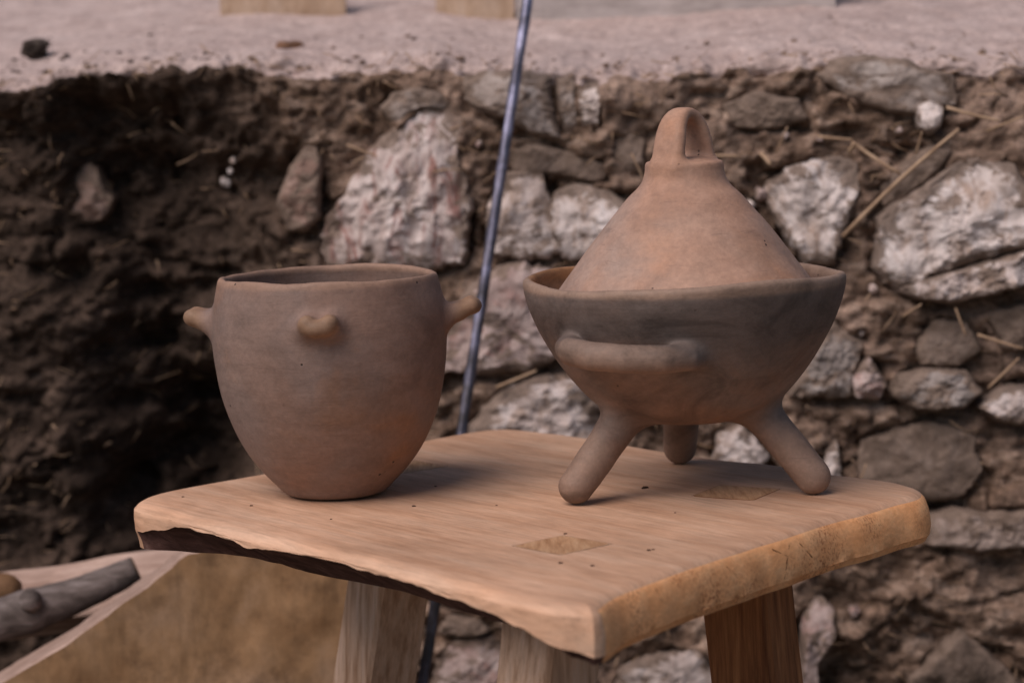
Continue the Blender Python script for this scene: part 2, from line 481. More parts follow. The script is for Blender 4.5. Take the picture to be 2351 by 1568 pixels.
# the hollow on the left, with the crust of the ledge hanging over it
hol = smooth(-0.20, -0.36, X + 0.05 * fbm(xi, yi, zi, 9, 4, 3) - .05 * smooth(.5, .3, Z)) * smooth(0.0, 0.07, H[:, None] - Z - 0.010 + .012 * fbm(xi, yi, zi, 24, 3, 13)) * (NZ < 0.3)
hol = hol * (0.45 + .55 * smooth(-.50, -.40, X)) * (0.5 + 0.28 * fbm(xi, yi, zi, 11, 3, 15)) + 0.75 * np.exp(-((X + .30) / .085) ** 2 - ((Z - .34) / .10) ** 2) * (NZ < .3) + .35 * np.exp(-((X + .27) / .1) ** 2 - ((Z - .62) / .03) ** 2) * (NZ < .3)
mid = (1 - hol)
big = fbm(xi, yi, zi, 7, 3, 11)
lump = fbm(xi, yi * 1.0, zi * 1.5, 22, 4, 21)
fine = fbm(xi, yi, zi, 110, 3, 31, .6)
crk = fbm(xi + 0.02 * lump, yi, zi, 16, 3, 41, .55, True)
D = front * (0.010 + 0.010 * big + 0.012 * lump + 0.0055 * fine - 0.014 * smooth(0.9, 1.45, crk)) + (1 - front) * (0.002 * big + 0.0008 * lump + 0.0010 * fine + .0012 * fbm(xi + .3 * yi, yi, zi, 31, 3, 91) - 0.002 * smooth(1.2, 1.5, crk) * smooth(-.1, .2, X))
D += np.clip(hol, 0, 1) * (0.02 * big + 0.012 * lump)
ring = np.zeros_like(X)
stones = [(k_a, p_a * .62 + .004, o_a) for k_a, p_a, o_a in stones]
for (kind, pr, out), q in zip(stones, polys):
    c = q.mean(0); ext = np.abs(q - c).max()
    m = (np.abs(X - c[0]) < ext * 1.6) & (np.abs(Z - c[1]) < ext * 1.6) & (NZ < 0.5)
    if not m.any(): continue
    th = np.arctan2(q[:, 1] - c[1], q[:, 0] - c[0]); rr = np.hypot(*(q - c).T); o_ = np.argsort(th)
    tt, ro = th[o_], rr[o_]
    R_ = np.interp(np.arctan2(Z[m] - c[1], X[m] - c[0]), np.concatenate([tt - 2 * math.pi, tt, tt + 2 * math.pi]), np.tile(ro, 3))
    dd = np.hypot(X[m] - c[0], Z[m] - c[1]) - R_
    below = 0.1 + 0.9 * smooth(0.2, -0.6, (Z[m] - c[1]) / ext)
    ring[m] = np.maximum(ring[m], below * smooth(-0.02, 0.0, dd) * smooth(0.013, 0.002, dd) * min(1, pr / .03))
    ring[m] = np.maximum(ring[m], (1.3 if kind in ('white', 'greywhite', 'veined', 'pinkish') else .7) * smooth(0.001, -0.007, dd))
D -= 0.016 * ring
PX = X + 0.0; PY = Y + NY * D + 0.17 * hol; PZ = np.maximum(Z + NZ * D - 0.0, 0)
PZ += front * 0.0035 * fbm(xi + 9, yi, zi, 26, 3, 77) * (Z > 0.02)
ni, nj = X.shape
Vw = np.stack([PX, PY, PZ], -1).reshape(-1, 3)
ii, jj = np.meshgrid(np.arange(ni - 1), np.arange(nj - 1), indexing='ij')
Qw = np.stack([ii * nj + jj, (ii + 1) * nj + jj, (ii + 1) * nj + jj + 1, ii * nj + jj + 1], -1)
lam = (jj > NF + np.maximum(2 + 7 * fbm(X[:-1, :-1], 0 * X[:-1, :-1], Y[:-1, :-1] * 1.5, 28, 4, 8), 1))

def mud(name, lo, mi, hi, dust, dark=None, amp=1.0):
    t = NT(name, 0.95, 0.12)
    v = t.co(wall)
    st = t.n('ShaderNodeVectorMath', operation='ADD'); wv = t.n('ShaderNodeTexNoise'); t.put(wv.inputs['Vector'], v); wv.inputs['Scale'].default_value = 7; wv.inputs['Detail'].default_value = 3
    sv = t.n('ShaderNodeVectorMath', operation='SCALE'); t.put(sv.inputs[0], wv.outputs['Color']); sv.inputs['Scale'].default_value = 0.10
    t.put(st.inputs[0], t.co(wall, scale=(1, 1, 2.6), rot=(0, .25, 0))); t.put(st.inputs[1], sv.outputs[0]); st = st.outputs[0]
    n1 = t.noise(st, 26, 8, .68, .5)
    c = t.ramp(n1, [(0.30, lo), (0.5, mi), (0.70, hi)])
    c = t.mix(t.ramp(t.noise(v, 8, 5, .6), [(0.46, 0.0), (0.66, 0.75)]), c, dust)
    if dark:  # darker soil towards the left, with the hollow's shade painted in too
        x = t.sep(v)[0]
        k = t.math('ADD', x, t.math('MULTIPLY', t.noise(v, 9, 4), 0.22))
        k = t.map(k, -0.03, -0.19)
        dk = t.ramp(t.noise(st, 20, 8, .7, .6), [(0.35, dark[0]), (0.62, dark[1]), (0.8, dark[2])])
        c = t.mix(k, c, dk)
    fine = t.noise(v, 170, 5, .75)
    c = t.mix(0.6, c, t.ramp(fine, [(0.3, 0.5), (0.7, 1.45)]), 'MULTIPLY')
    t.color(c)
    fl_ = t.noise(st, 44, 9, .76, .7)
    c = t.mix(.75 * min(1, amp + .0), c, t.ramp(fl_, [(0.36, 0.35), (0.5, .95), (0.66, 1.75)]), 'MULTIPLY')
    t.color(c)
    t.bump(t.noise(st, 70, 8, .7, .4), 0.006 * amp, 0.7)
    t.bump(fine, 0.002 * amp, 0.6)
    return t.m
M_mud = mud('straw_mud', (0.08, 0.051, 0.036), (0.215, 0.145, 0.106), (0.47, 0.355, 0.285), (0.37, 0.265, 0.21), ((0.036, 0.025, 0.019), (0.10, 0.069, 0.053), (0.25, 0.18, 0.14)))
M_ledge = mud('dry_mud_dust', (0.36, 0.275, 0.25), (0.48, 0.38, 0.352), (0.57, 0.465, 0.435), (0.42, 0.325, 0.30), None, 0.22)
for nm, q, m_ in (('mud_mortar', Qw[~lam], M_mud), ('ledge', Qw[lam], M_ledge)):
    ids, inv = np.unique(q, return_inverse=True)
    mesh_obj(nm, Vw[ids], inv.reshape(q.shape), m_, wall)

def stone_mat(name, lo, mi, hi, vein=None, smear=0.5, strat=(1, 1, 1)):
    t = NT(name, 0.85, 0.25)
    v = t.co(wall)
    s_ = t.co(wall, scale=strat, rot=(0, 0.2, 0))
    c = t.ramp(t.noise(s_, 24, 6, .62, .4), [(0.3, lo), (0.5, mi), (0.68, hi)])
    if vein: c = t.mix(t.ramp(t.noise(s_, 34, 5, .62, .9), [(0.50, 0.0), (0.62, 0.8)]), c, vein)
    ea = t.n('ShaderNodeAttribute', attribute_name='edge').outputs['Fac']
    sm_ = t.math('ADD', t.noise(t.co(wall, scale=(1, 1, 1.7), rot=(0, .5, 0)), 24, 9, .74, .5), t.math('MULTIPLY', t.map(ea, .55, 1.05), 0.15))
    c = t.mix(t.ramp(sm_, [(0.55 - 0.10 * smear, 0.0), (0.60 - 0.10 * smear, 0.93)]), c, t.ramp(t.noise(v, 60, 6, .7), [(0.3, (0.10, 0.07, 0.052)), (0.7, (0.30, 0.225, 0.18))]))
    fine = t.noise(v, 220, 4, .7)
    c = t.mix(0.4, c, t.ramp(fine, [(0.3, 0.6), (0.7, 1.3)]), 'MULTIPLY')
    t.color(c)
    t.bump(t.noise(v, 60, 7, .68, .3), 0.004, 0.6)
    t.bump(fine, 0.001, 0.5)
    return t.m
SM = {
 'white': stone_mat('white_quartz', (0.44, 0.36, 0.32), (0.66, 0.58, 0.55), (0.80, 0.735, 0.715), (0.40, 0.29, 0.23), .2, (1.6, 1, .7)),
 'greywhite': stone_mat('grey_white_limestone', (0.38, 0.305, 0.275), (0.57, 0.485, 0.455), (0.72, 0.645, 0.62), (0.36, 0.27, 0.22), .1, (1.4, 1, .8)),
 'veined': stone_mat('red_veined_quartz', (0.38, 0.29, 0.26), (0.58, 0.49, 0.46), (0.74, 0.66, 0.64), (0.25, 0.10, 0.078), .0, (2.2, 1, .55)),
 'reddish': stone_mat('reddish_stone', (0.15, 0.09, 0.07), (0.27, 0.18, 0.145), (0.42, 0.32, 0.28), None, .6),
 'pinkish': stone_mat('pinkish_stone', (0.32, 0.235, 0.215), (0.47, 0.37, 0.345), (0.62, 0.52, 0.49), (0.33, 0.20, 0.175), .1),
 'greybeige': stone_mat('grey_beige_stone', (0.24, 0.20, 0.175), (0.36, 0.30, 0.27), (0.48, 0.42, 0.39), None, .5),
 'grey': stone_mat('grey_stone', (0.17, 0.145, 0.13), (0.28, 0.24, 0.22), (0.42, 0.37, 0.35), None, .5),
 'brown': stone_mat('brown_stone', (0.09, 0.066, 0.05), (0.17, 0.125, 0.10), (0.27, 0.21, 0.175), None, .5),
 'mudstone': stone_mat('pale_mudstone', (0.20, 0.15, 0.125), (0.33, 0.26, 0.225), (0.44, 0.355, 0.32), None, .4),
}
for si, ((kind, pr, out), q) in enumerate(zip(stones, polys)):
    rs = random.Random(si * 7 + 3)
    big_ = np.ptp(q, axis=0).max() > 0.03
    N_, K_ = (96, 26) if big_ else (20, 6)
    qq = np.vstack([q[k] * (1 - w) + q[(k + 1) % len(q)] * w for k in range(len(q)) for w in ((.08, .36, .64, .92) if big_ else (.0,))]).reshape(-1, 2)
    o = catmull(qq, N_)
    c = o.mean(0); ext = np.linalg.norm(o - c, axis=1).max()
    jag = (1.08 if kind in ('white', 'greywhite', 'pinkish', 'veined') else 1.03) + 0.06 * fbm(o[:, 0], o[:, 1], 0 * o[:, 0] + si, 70, 4, 9, .65)
    o = c + (o - c) * jag[:, None]
    rings = np.concatenate([np.linspace(0.04, 0.82, K_ - 8 if big_ else 3), np.linspace(0.86, 1.0, 8 if big_ else 3)])
    loops = []
    planes = [(rs.uniform(0, 6.28), rs.uniform(0.2, 0.7), rs.uniform(0.3, 1.0)) for _ in range(6)]
    for tq in rings:
        p = c + (o - c) * tq
        dd = (1 - tq)
        h = pr * np.minimum(1, (1 - tq ** 8)) ** 0.5 * np.ones(len(p))
        for az, sl, off in planes:
            e = ((p - c) @ np.array([math.cos(az), math.sin(az)])) / ext
            h = np.minimum(h, pr * (1.0 - sl * 1.6 * (e - off * .55)))
        h = h + (0.12 * pr + .0012) * fbm(p[:, 0], 0 * p[:, 0] + si, p[:, 1], 26, 4, 51) * min(1, dd * 6 + .25)
        h = h + 0.10 * pr * fbm(p[:, 0], 0 * p[:, 0] + si, p[:, 1], 75, 4, 52, .65)
        loops.append(np.stack([p[:, 0], Yw(p[:, 0]) - h, p[:, 1]], 1))
    hol_o = 0.05 if c[0] < -0.27 else 0.0
    for tq, dp in ((0.985, .012), (0.93, .03)):
        p = c + (o - c) * tq
        loops.append(np.stack([p[:, 0], Yw(p[:, 0]) + dp, p[:, 1]], 1))
    V, F = loft(loops, True, True)
    if c[0] < -0.25:                                   # stones lodged in the hollow sit deeper
        m = (np.abs(PX - c[0]) < .02) & (np.abs(PZ - c[1]) < .02)
        if m.any(): V[:, 1] += PY[m].mean() - Yw(c[0]) - 0.004
    F = [f[::-1] for f in F]
    so_ = mesh_obj('stone', V, F, SM[kind], wall, sharp=38)
    ed = np.concatenate([np.repeat(rings, N_), np.ones(2 * N_)])
    at_ = so_.data.attributes.new('edge', 'FLOAT', 'POINT'); at_.data.foreach_set('value', ed.astype(np.float32))

# straw stalks pressed into the mud
t = NT('straw', 0.7, 0.3)
v = t.co(wall)
t.color(t.ramp(t.noise(v, 60, 4), [(0.3, (0.26, 0.165, 0.10)), (0.7, (0.50, 0.35, 0.235))]))
M_straw = t.m
straws = [((1918,535),(2175,293),5.0,.05),((1945,325),(2050,395),4.5,.035),((1870,312),(1945,318),3.5,.028),((1938,345),(1948,325),5,.034),((2090,350),(2100,300),2.5,.03),((1775,350),(1798,290),2.2,.026),((1740,350),(1760,375),5,.026),
          ((2155,245),(2270,275),4,.04),((2250,300),(2330,265),3,.03),((1630,356),(1690,356),3,.026),((2255,880),(2320,810),3,.03),((2180,700),(2200,760),2.5,.03),((2060,720),(2100,690),2.5,.03),((1955,1110),(1975,1050),2.5,.03),((1140,880),(1230,840),4,.03),((880,360),(800,330),3,.02),((1480,420),(1445,350),2.5,.03),((2230,760),(2330,790),3,.03)]
for (a, b, w, dep) in straws:
    p0, p1 = np.array(pw(*a)), np.array(pw(*b))
    p0[1] -= dep; p1[1] -= dep + .008
    n = 7; s = np.linspace(0, 1, n)[:, None]
    path = p0 * (1 - s) + p1 * s
    sag = np.random.RandomState(int(a[0])).uniform(-1, 1, 3) * .02 * np.linalg.norm(p1 - p0)
    path += np.sin(s * math.pi) * sag
    r = w * .95 * 2.33 / FPX
    V, F = tube(path, r * np.linspace(1.1, .8, n), 7)
    mesh_obj('straw', V, F, M_straw, wall)
rs = np.random.RandomState(4)
VV, FF, nv = [], [], 0
for k in range(1500):
    i = rs.randint(40, ni - 40); j = rs.randint(20, NF + NR)
    if abs(xs[i]) > .6 or (hol[i, j] > .5 and rs.rand() < .3): continue
    p = np.array([PX[i, j], PY[i, j] - .001, PZ[i, j]])
    a = rs.uniform(0, 6.28); L = rs.uniform(.006, .03)
    d = np.array([math.cos(a), rs.uniform(-.25, .12), math.sin(a) * .7]) * L
    b = np.array([0, -1, 0]) * L * rs.uniform(0.02, .15) + rs.uniform(-.1, .1, 3) * L
    path = [p, p + d * .5 + b, p + d]
    V, F = tube(path, [.0005 * rs.uniform(.7, 1.7)] * 3, 3)
    VV.append(V); FF += [[x + nv for x in f] for f in F]; nv += len(V)
so = mesh_obj('straw_bits', np.vstack(VV), FF, M_straw, wall)
so['kind'] = 'stuff'

rs = np.random.RandomState(12)
VV, FF, nv = [], [], 0
od = np.array([[1, 0, 0], [0, 1, 0], [-1, 0, 0], [0, -1, 0], [0, 0, 1], [0, 0, -1]], float)
of = [[0, 1, 4], [1, 2, 4], [2, 3, 4], [3, 0, 4], [1, 0, 5], [2, 1, 5], [3, 2, 5], [0, 3, 5]]
for k in range(520):
    i = rs.randint(60, ni - 60); j = NF + NR - 12 + int(abs(rs.normal(0, 26)))
    if j > nj - 2: continue
    r = .0009 + .0032 * rs.rand() ** 5
    p = np.array([PX[i, j], PY[i, j], PZ[i, j] + r * .25])
    VV.append(p + (od + rs.uniform(-.3, .3, (6, 3))) * r * np.array([1.3, 1, .7])); FF += [[x + nv for x in f] for f in of]; nv += 6
cr = mesh_obj('ledge_crumbs', np.vstack(VV), FF, M_mud, wall, shade=False)
cr['kind'] = 'stuff'

# ------------------------------------------------------------------ things on the ledge
def ledge_z(x, y):
    i = np.abs(xs - x).argmin(); j = NF + np.abs(PY[i, NF:] - y).argmin()
    return PZ[i, j]
def rock(name, p, rad, mat, seed, label, cat):
    u = np.linspace(0, 2 * math.pi, 28, endpoint=False); loops = []
    for w in np.linspace(-1.45, 1.45, 15):
        d = np.stack([np.cos(u) * math.cos(w), np.sin(u) * math.cos(w), np.full(28, math.sin(w))], 1)
        q = d * np.array(rad)
        q = q * (1 + .42 * fbm(q[:, 0] + seed, q[:, 1], q[:, 2], 75, 4, seed, .7))[:, None]
        loops.append(q + np.array(p))
    V, F = loft(loops)
    return tag(mesh_obj(name, V, F, mat, None, origin=(p[0], p[1], p[2] - rad[2]), sharp=45), label, cat)
M_clod = mud('dark_clod', (0.03, 0.024, 0.02), (0.09, 0.07, 0.06), (0.18, 0.15, 0.13), (0.10, 0.08, 0.07))
M_clod2 = mud('rusty_clod', (0.14, 0.07, 0.04), (0.26, 0.14, 0.085), (0.36, 0.22, 0.15), (0.26, 0.15, 0.10))
p = at_Y(78, 97, 2.52); rock('earth_clod', (p.x, p.y, ledge_z(p.x, p.y) + .008), (.014, .012, .011), M_clod, 3, 'dark lump of earth lying on the ledge at the far left', 'clod')
p = at_Y(665, 97, 2.47); rock('earth_clod', (p.x, p.y, ledge_z(p.x, p.y) + .002), (.009, .007, .005), M_clod2, 5, 'small rusty brown crumb lying on the ledge above the dark hollow', 'clod')

def board(name, a, b, up, back, mat, label=None, cat=None, parent=None, seed=0, n=24, wob=.002):
    """board from end a to end b; up = height vector, back = thickness vector"""
    a, b, up, back = (np.array(q, float) for q in (a, b, up, back))
    loops = []
    for s in np.linspace(0, 1, n):
        p = a * (1 - s) + b * s
        base = []
        e = .06
        for u, w in ((0, e), (e * .4, 0), (.35, 0), (.7, 0), (1 - e * .4, 0), (1, e), (1, .5), (1, 1 - e), (1 - e * .4, 1), (.5, 1), (e * .4, 1), (0, 1 - e)):
            base.append(p + up * u + back * w)
        base = np.array(base)
        base += wob * np.stack([fbm(*base.T, 14, 3, seed + k) for k in range(3)], 1)
        loops.append(base)
    V, F = loft(loops)
    F = [f[::-1] for f in F] if np.dot(np.cross(b - a, up), back) < 0 else F
    o = mesh_obj(name, V, F, mat, parent, origin=tuple(a) if parent is None else None, sharp=35)
    return tag(o, label, cat) if label else o
M_beam = wood('weathered_beam', None, 0, (0.30, 0.26, 0.245), (0.42, 0.37, 0.355), (0.50, 0.45, 0.44), (1.0, 10, 10))
M_tan = wood('tan_timber', None, 0, (0.38, 0.26, 0.175), (0.48, 0.345, 0.245), (0.54, 0.41, 0.315), (6, 6, 2))
a = at_Y(-500, 52, 2.66); b = at_Y(2900, 38, 2.60)
a.z = ledge_z(max(a.x, -1.2), a.y) - .02
a = Vector((0.014, 2.605, 0.765)); b = Vector((0.345, 2.545, 0.762))
board('timber_beam', a, b, (0, .005, .14), (0, .12, 0), M_beam, 'grey weathered timber beam lying along the back of the dusty ledge, right of the rod', 'beam', n=60, wob=.003)
for (x0, x1, yb, Yb, lab) in ((505, 792, 40, 2.655, 'wide tan timber offcut standing on the ledge left of the steel rod'), (1000, 1180, 36, 2.62, 'short tan timber offcut standing on the ledge directly behind the steel rod')):
    p0, p1 = at_Y(x0, yb, Yb), at_Y(x1, yb, Yb - .01)
    p0.z = p1.z = min(p0.z, p1.z) - .012
    board('timber_offcut', p0, p1, (.0, .0, .075), (0, .022, 0), M_tan, lab, 'wood block', seed=int(x0), n=12)

# ------------------------------------------------------------------ steel rod leaning on the ledge
t = NT('blued_steel', 0.36, 0.5)
v = t.co()
t.b.inputs['Metallic'].default_value = 0.85
t.color(t.ramp(t.math('ADD', t.noise(v, 40, 5, .6), t.map(t.sep(v)[2], .75, .25, .06, -.2)), [(0.3, (0.07, 0.066, 0.075)), (0.5, (0.17, 0.165, 0.22)), (0.72, (0.36, 0.36, 0.50))]))
t.put(t.b.inputs['Roughness'], t.ramp(t.noise(v, 60, 4), [(0.3, 0.42), (0.7, 0.62)]))
t.bump(t.noise(v, 200, 4), .0006, .4)
A = np.array(at_Y(1189, 150, 2.285)); B = np.array(at_Y(1060, 990, 2.20))
d = (A - B) / np.linalg.norm(A - B)
base = B - d * (B[2] / d[2]); top = A + d * 0.32
n = 160; s = np.linspace(0, 1, n)[:, None]
path = base * (1 - s) + top * s
V, F = [], []
loops = []
ax1 = np.cross(d, [0, 1, 0]); ax1 /= np.linalg.norm(ax1); ax2 = np.cross(d, ax1)
for k in range(n):
    tw = k * .16
    ang = np.linspace(0, 2 * math.pi, 16, endpoint=False)
    r = .0049 * (1 + .10 * np.cos(4 * (ang + tw)) ** 3)
    loops.append(path[k] + np.outer(np.cos(ang) * r, ax1) + np.outer(np.sin(ang) * r, ax2))
V, F = loft(loops)
tag(mesh_obj('steel_rod', V, F, t.m, None, origin=tuple(base)), 'thin bluish steel rod leaning against the ledge behind the clay pots', 'rod')

# ------------------------------------------------------------------ timber and branches at lower left
def slab_mesh(name, front_px, Y, lean, th, mat, label, cat, seed):
    pts = []
    for (a, b) in front_px:
        p = at_Y(a, b, Y); p.y += lean * (p.z - 0.2); pts.append(np.array(p))
    o = catmull(np.array(pts), 160)
    zmin = o[:, 2].min()
    o += .0016 * np.stack([fbm(*o.T, 35, 4, seed + k) for k in range(3)], 1)
    c = o.mean(0)
    loops = []
    for tq in (.02, .2, .4, .6, .8, .95, .985): 
        q = c + (o - c) * tq; q[:, 1] -= .0015 * fbm(*q.T, 30, 3, seed); loops.append(q)
    e = o.copy(); e[:, 1] += .004; loops.append(e)
    for bk in np.linspace(.1, .97, 8):
        q = c + (o - c) * (1 + .006 * fbm(*(o + bk).T, 25, 3, seed))[:, None]; q[:, 1] += th * bk; loops.append(q)
    q = c + (o - c) * .97; q[:, 1] += th; loops.append(q)
    V, F = loft(loops)
    F = [f[::-1] for f in F]
    mi = [1 if 160 * 6 <= k < 160 * 15 else 0 for k in range(len(F))]
    return tag(mesh_obj(name, V, F, mat, None, mat_idx=mi, origin=(c[0], c[1], zmin), sharp=40), label, cat)
def floor_px(x, Y): 
    z = 0.002
    d = at_Y(x, 1500, Y); e = at_Y(x, 2000, Y); k = (d.z - z) / (d.z - e.z)
    return (x, 1500 + 500 * k)
M_slab = wood('brown_rough_sawn', None, 0, (0.17, 0.092, 0.042), (0.26, 0.155, 0.08), (0.33, 0.215, 0.135), (1.6, 1.6, 1.4), dirt=(0.105, 0.058, 0.03), lines=(2.2, 1, .25))
M_pale = wood('pale_board', None, 0, (0.28, 0.185, 0.145), (0.38, 0.265, 0.215), (0.46, 0.335, 0.28), (1.2, 14, 14))
slab_mesh('wood_slab', [(-260, 1740), (-120, 1646), (0, 1566), (130, 1492), (270, 1392), (345, 1340), (418, 1278), (450, 1268), (560, 1225), (720, 1215), (880, 1235), (890, 1420), (880, 1800), floor_px(860, 2.03), floor_px(300, 2.03), floor_px(-250, 2.03)],
          2.03, 0.10, .075, [M_slab, M_pale], 'thick brown rough sawn slab with a pale slanting edge propped behind the stool', 'wood slab', 3)
p0, p1 = at_Y(-330, 1352, 2.24), at_Y(600, 1228, 2.22)
up = np.array((0, .055, .042))
plank = board('plank', np.array(p0) - up, np.array(p1) - up, up, (0, .016, -.02), M_pale, 'pale pinkish plank lying tilted behind the grey branch', 'plank', n=40, seed=9)
for w in (.12, .88):
    q = (np.array(p0) - up) * (1 - w) + (np.array(p1) - up) * w
    board('support', (q[0], q[1] + .012, 0), (q[0], q[1] + .012, q[2] + .006), (.06, 0, 0), (0, .03, 0), M_pale, parent=plank, n=8)
t = NT('grey_bark', 0.9, 0.2)
v = t.co(None, scale=(1, 4, 4), rot=(0, -.3, 0))
t.color(t.ramp(t.noise(v, 24, 7, .65, .4), [(0.32, (0.06, 0.048, 0.042)), (0.52, (0.16, 0.13, 0.12)), (0.72, (0.28, 0.24, 0.23))]))
t.bump(t.noise(v, 40, 7, .7), .004, .7)
M_bark = t.m
br = empty('branch', at_Y(-100, 1480, 2.13), 'grey knotty branch with a sawn end lying on the pale plank', 'branch')
pp = [(-200, 1475, 2.12), (-60, 1440, 2.125), (60, 1402, 2.13), (150, 1375, 2.135), (240, 1338, 2.14), (312, 1306, 2.145)]
pc = catmull(np.array([at_Y(*q) for q in pp]), 40, closed=False)
rad = np.interp(np.linspace(0, 1, 40), [0, .45, .52, .6, 1], [.0185, .0185, .0205, .0175, .0115])
V, F = tube(pc, rad, 20, 7, .07)
mesh_obj('branch_stem', V, F, M_bark, br)
k0 = np.array(at_Y(72, 1380, 2.112)); kd = np.array([-.25, -.75, .45])
V, F = tube([k0, k0 + kd * .006, k0 + kd * .011, k0 + kd * .012], [.0105, .009, .0065, .003], 14, 3, .1)
mesh_obj('knot', V, F, M_bark, br)
M_endw = wood('sawn_end', None, 0, (0.10, 0.06, 0.035), (0.17, 0.11, 0.07), (0.24, 0.165, 0.11), (8, 8, 8))
t0 = pc[-1] - pc[-2]; t0 /= np.linalg.norm(t0)
V, F = tube([pc[-1] - t0 * .002, pc[-1] + t0 * .0008], [.0113, .0108], 20)
mesh_obj('sawn_end', V, F, M_endw, br)
M_log = wood('orange_log', None, 0, (0.12, 0.06, 0.03), (0.22, 0.12, 0.06), (0.30, 0.18, 0.10), (5, 5, 5))
a0 = np.array(at_Y(-140, 1370, 2.16)); a1 = np.array(at_Y(46, 1350, 2.15))
V, F = tube(catmull(np.array([a0, a0 * .6 + a1 * .4 + [0, 0, .002], a1]), 14, False), [.015] * 9 + [.0148, .0145, .0135, .011, .006], 18, 2, .1)
tag(mesh_obj('wood_log', V, F, M_log, None, origin=tuple(a0 - [0, 0, .015])), 'short orange brown log end poking in behind the grey branch', 'log')

# ================================================================== STOOL
ZT = 0.42
stool = empty('wooden_stool', (0.02, 1.70, 0.0), 'pale wooden three legged stool with a bark edged seat holding the clay pots', 'stool')
LF = [(308,1150),(318,1158),(368,1170),(419,1181),(469,1194),(536,1217),(603,1234),(703,1252),(777,1266),(861,1288),(945,1311),(1028,1330),(1112,1353),(1196,1377),(1280,1392),(1340,1395),(1368,1396)]
FR = [(1386,1386),(1413,1366),(1480,1338),(1564,1307),(1648,1279),(1745,1246),(1819,1225),(1899,1198),(2000,1171),(2066,1152)]
RB = [(2108,1141),(2124,1130),(2118,1118),(2092,1110),(2050,1100),(2000,1093),(1926,1085),(1850,1073),(1765,1060),(1680,1052),(1601,1042),(1500,1026),(1400,1009),(1280,991),(1190,982)]
BL = [(1150,981),(1090,986),(980,1005),(890,1024),(800,1043),(690,1065),(580,1086),(450,1109),(370,1124),(325,1137)]
ctrl = LF + FR + RB + BL
P = np.array([np.array(at_z(a, b, ZT))[:2] for a, b in ctrl])
Pi = np.arange(len(ctrl), dtype=float)
NP = 420
full = catmull(np.column_stack([P, np.zeros(len(P))]), NP)[:, :2]
# which edge does each outline point belong to: nearest control point
near = np.array([np.argmin(((P - q) ** 2).sum(1)) for q in full])
isLF = near < len(LF)
isFR = (near >= len(LF) - 1) & (near < len(LF) + len(FR) + 2)
cen = np.array([0.02, 1.69])
tg = np.roll(full, -1, 0) - np.roll(full, 1, 0); tg /= np.linalg.norm(tg, axis=1)[:, None]
nr = np.stack([tg[:, 1], -tg[:, 0]], 1)
if ((full - cen) * nr).sum() < 0: nr = -nr
k_ = np.exp(-np.linspace(-2, 2, 9) ** 2); k_ /= k_.sum()
def circ(a): 
    return sum(w * np.roll(a, o, 0) for w, o in zip(k_, range(-4, 5)))
nr = circ(nr); nr /= np.linalg.norm(nr, axis=1)[:, None]
wLF = circ(circ(isLF.astype(float)))
wFR = circ(circ(isFR.astype(float)))
# pale sawn face height along the bark edge (thin at the far end, whole thickness at the front corner)
sx = np.interp(near, np.arange(len(LF)), [q[0] for q in LF]) if False else None
xlf = np.array([ctrl[k][0] for k in near], float); xlf = circ(circ(xlf))
face_lf = np.interp(xlf, [305, 400, 470, 560, 700, 800, 950, 1100, 1250, 1390], [.020, .010, .0085, .0085, .0065, .0075, .0085, .0125, .020, .031])
face_lf += .0012 * fbm(full[:, 0], full[:, 1], 0 * full[:, 0], 60, 3, 6)
inset = np.interp(xlf, [303, 340, 420, 500, 780, 1000, 1200, 1330, 1395], [.0, .012, .034, .046, .046, .042, .034, .012, .0])
TH = .033
wob = .0012 * fbm(full[:, 0], full[:, 1], 0 * full[:, 0], 18, 4, 2)
def loop(off, z):
    return np.column_stack([full + nr * (np.asarray(off) * np.ones(NP))[:, None], ZT + np.asarray(z) * np.ones(NP)])
def top_z(xy):
    dc = np.hypot((xy[:, 0] - .02) / .25, (xy[:, 1] - 1.69) / .33)
    return .0004 * fbm(xy[:, 0], xy[:, 1], 0 * xy[:, 0], 8, 3, 5) * np.clip(1.2 - dc, 0, 1) - .0004
loops = []
inner = full - nr * .010
for tq in np.concatenate([[.004], np.linspace(.06, 1, 26)]):
    q = cen + (inner - cen) * tq
    loops.append(np.column_stack([q, ZT + top_z(q)]))
loops.append(loop(-.006 + wob, -.0012)); loops.append(loop(-.0025 + wob, -.003)); loops.append(loop(0 + wob, -.0055))
fh = np.where(wLF > .5, face_lf, .028)
fh = wLF * face_lf + (1 - wLF) * .028
fh = np.maximum(fh, .0072)
nseat = len(loops)
for u in (.25, .5, .75, 1.0):
    z = -.0055 - (fh - .0055) * u
    loops.append(loop(wob + (.0018 * math.sin(u * math.pi) + .004 * u * wFR) * (1 - wLF) + .0006 * fbm(full[:, 0], full[:, 1], 0 * full[:, 0] + u, 90, 2, 4), z))
nface = len(loops)
ins = wLF * inset
for u in (.06, .25, .5, .75, 1.0):
    rug = wLF * (.0022 * fbm(full[:, 0], full[:, 1], 0 * full[:, 0] + u * .03, 45, 4, 14))
    loops.append(loop(wob - ins * u ** .8 + (1 - wLF) * (.004 * wFR - .003 * u), -fh - (TH - fh) * u ** 1.2 + rug * (u < .9)))
loops.append(np.column_stack([cen + (full - nr * (ins + .003)[:, None] - cen) * .5, np.full(NP, ZT - TH)]))
loops.append(np.column_stack([cen + (full - cen) * .01, np.full(NP, ZT - TH)]))
V = np.vstack(loops); nl = len(loops)
ang_grain = math.atan2(P[len(LF) - 3][1] - P[2][1], P[len(LF) - 3][0] - P[2][0])
M_seat = wood('pale_seat_wood', stool, -ang_grain, (0.50, 0.285, 0.175), (0.59, 0.36, 0.235), (0.64, 0.42, 0.29), (.9, 6, 6), rough=.7, gb=.2, lines=(.35, 9, 9))
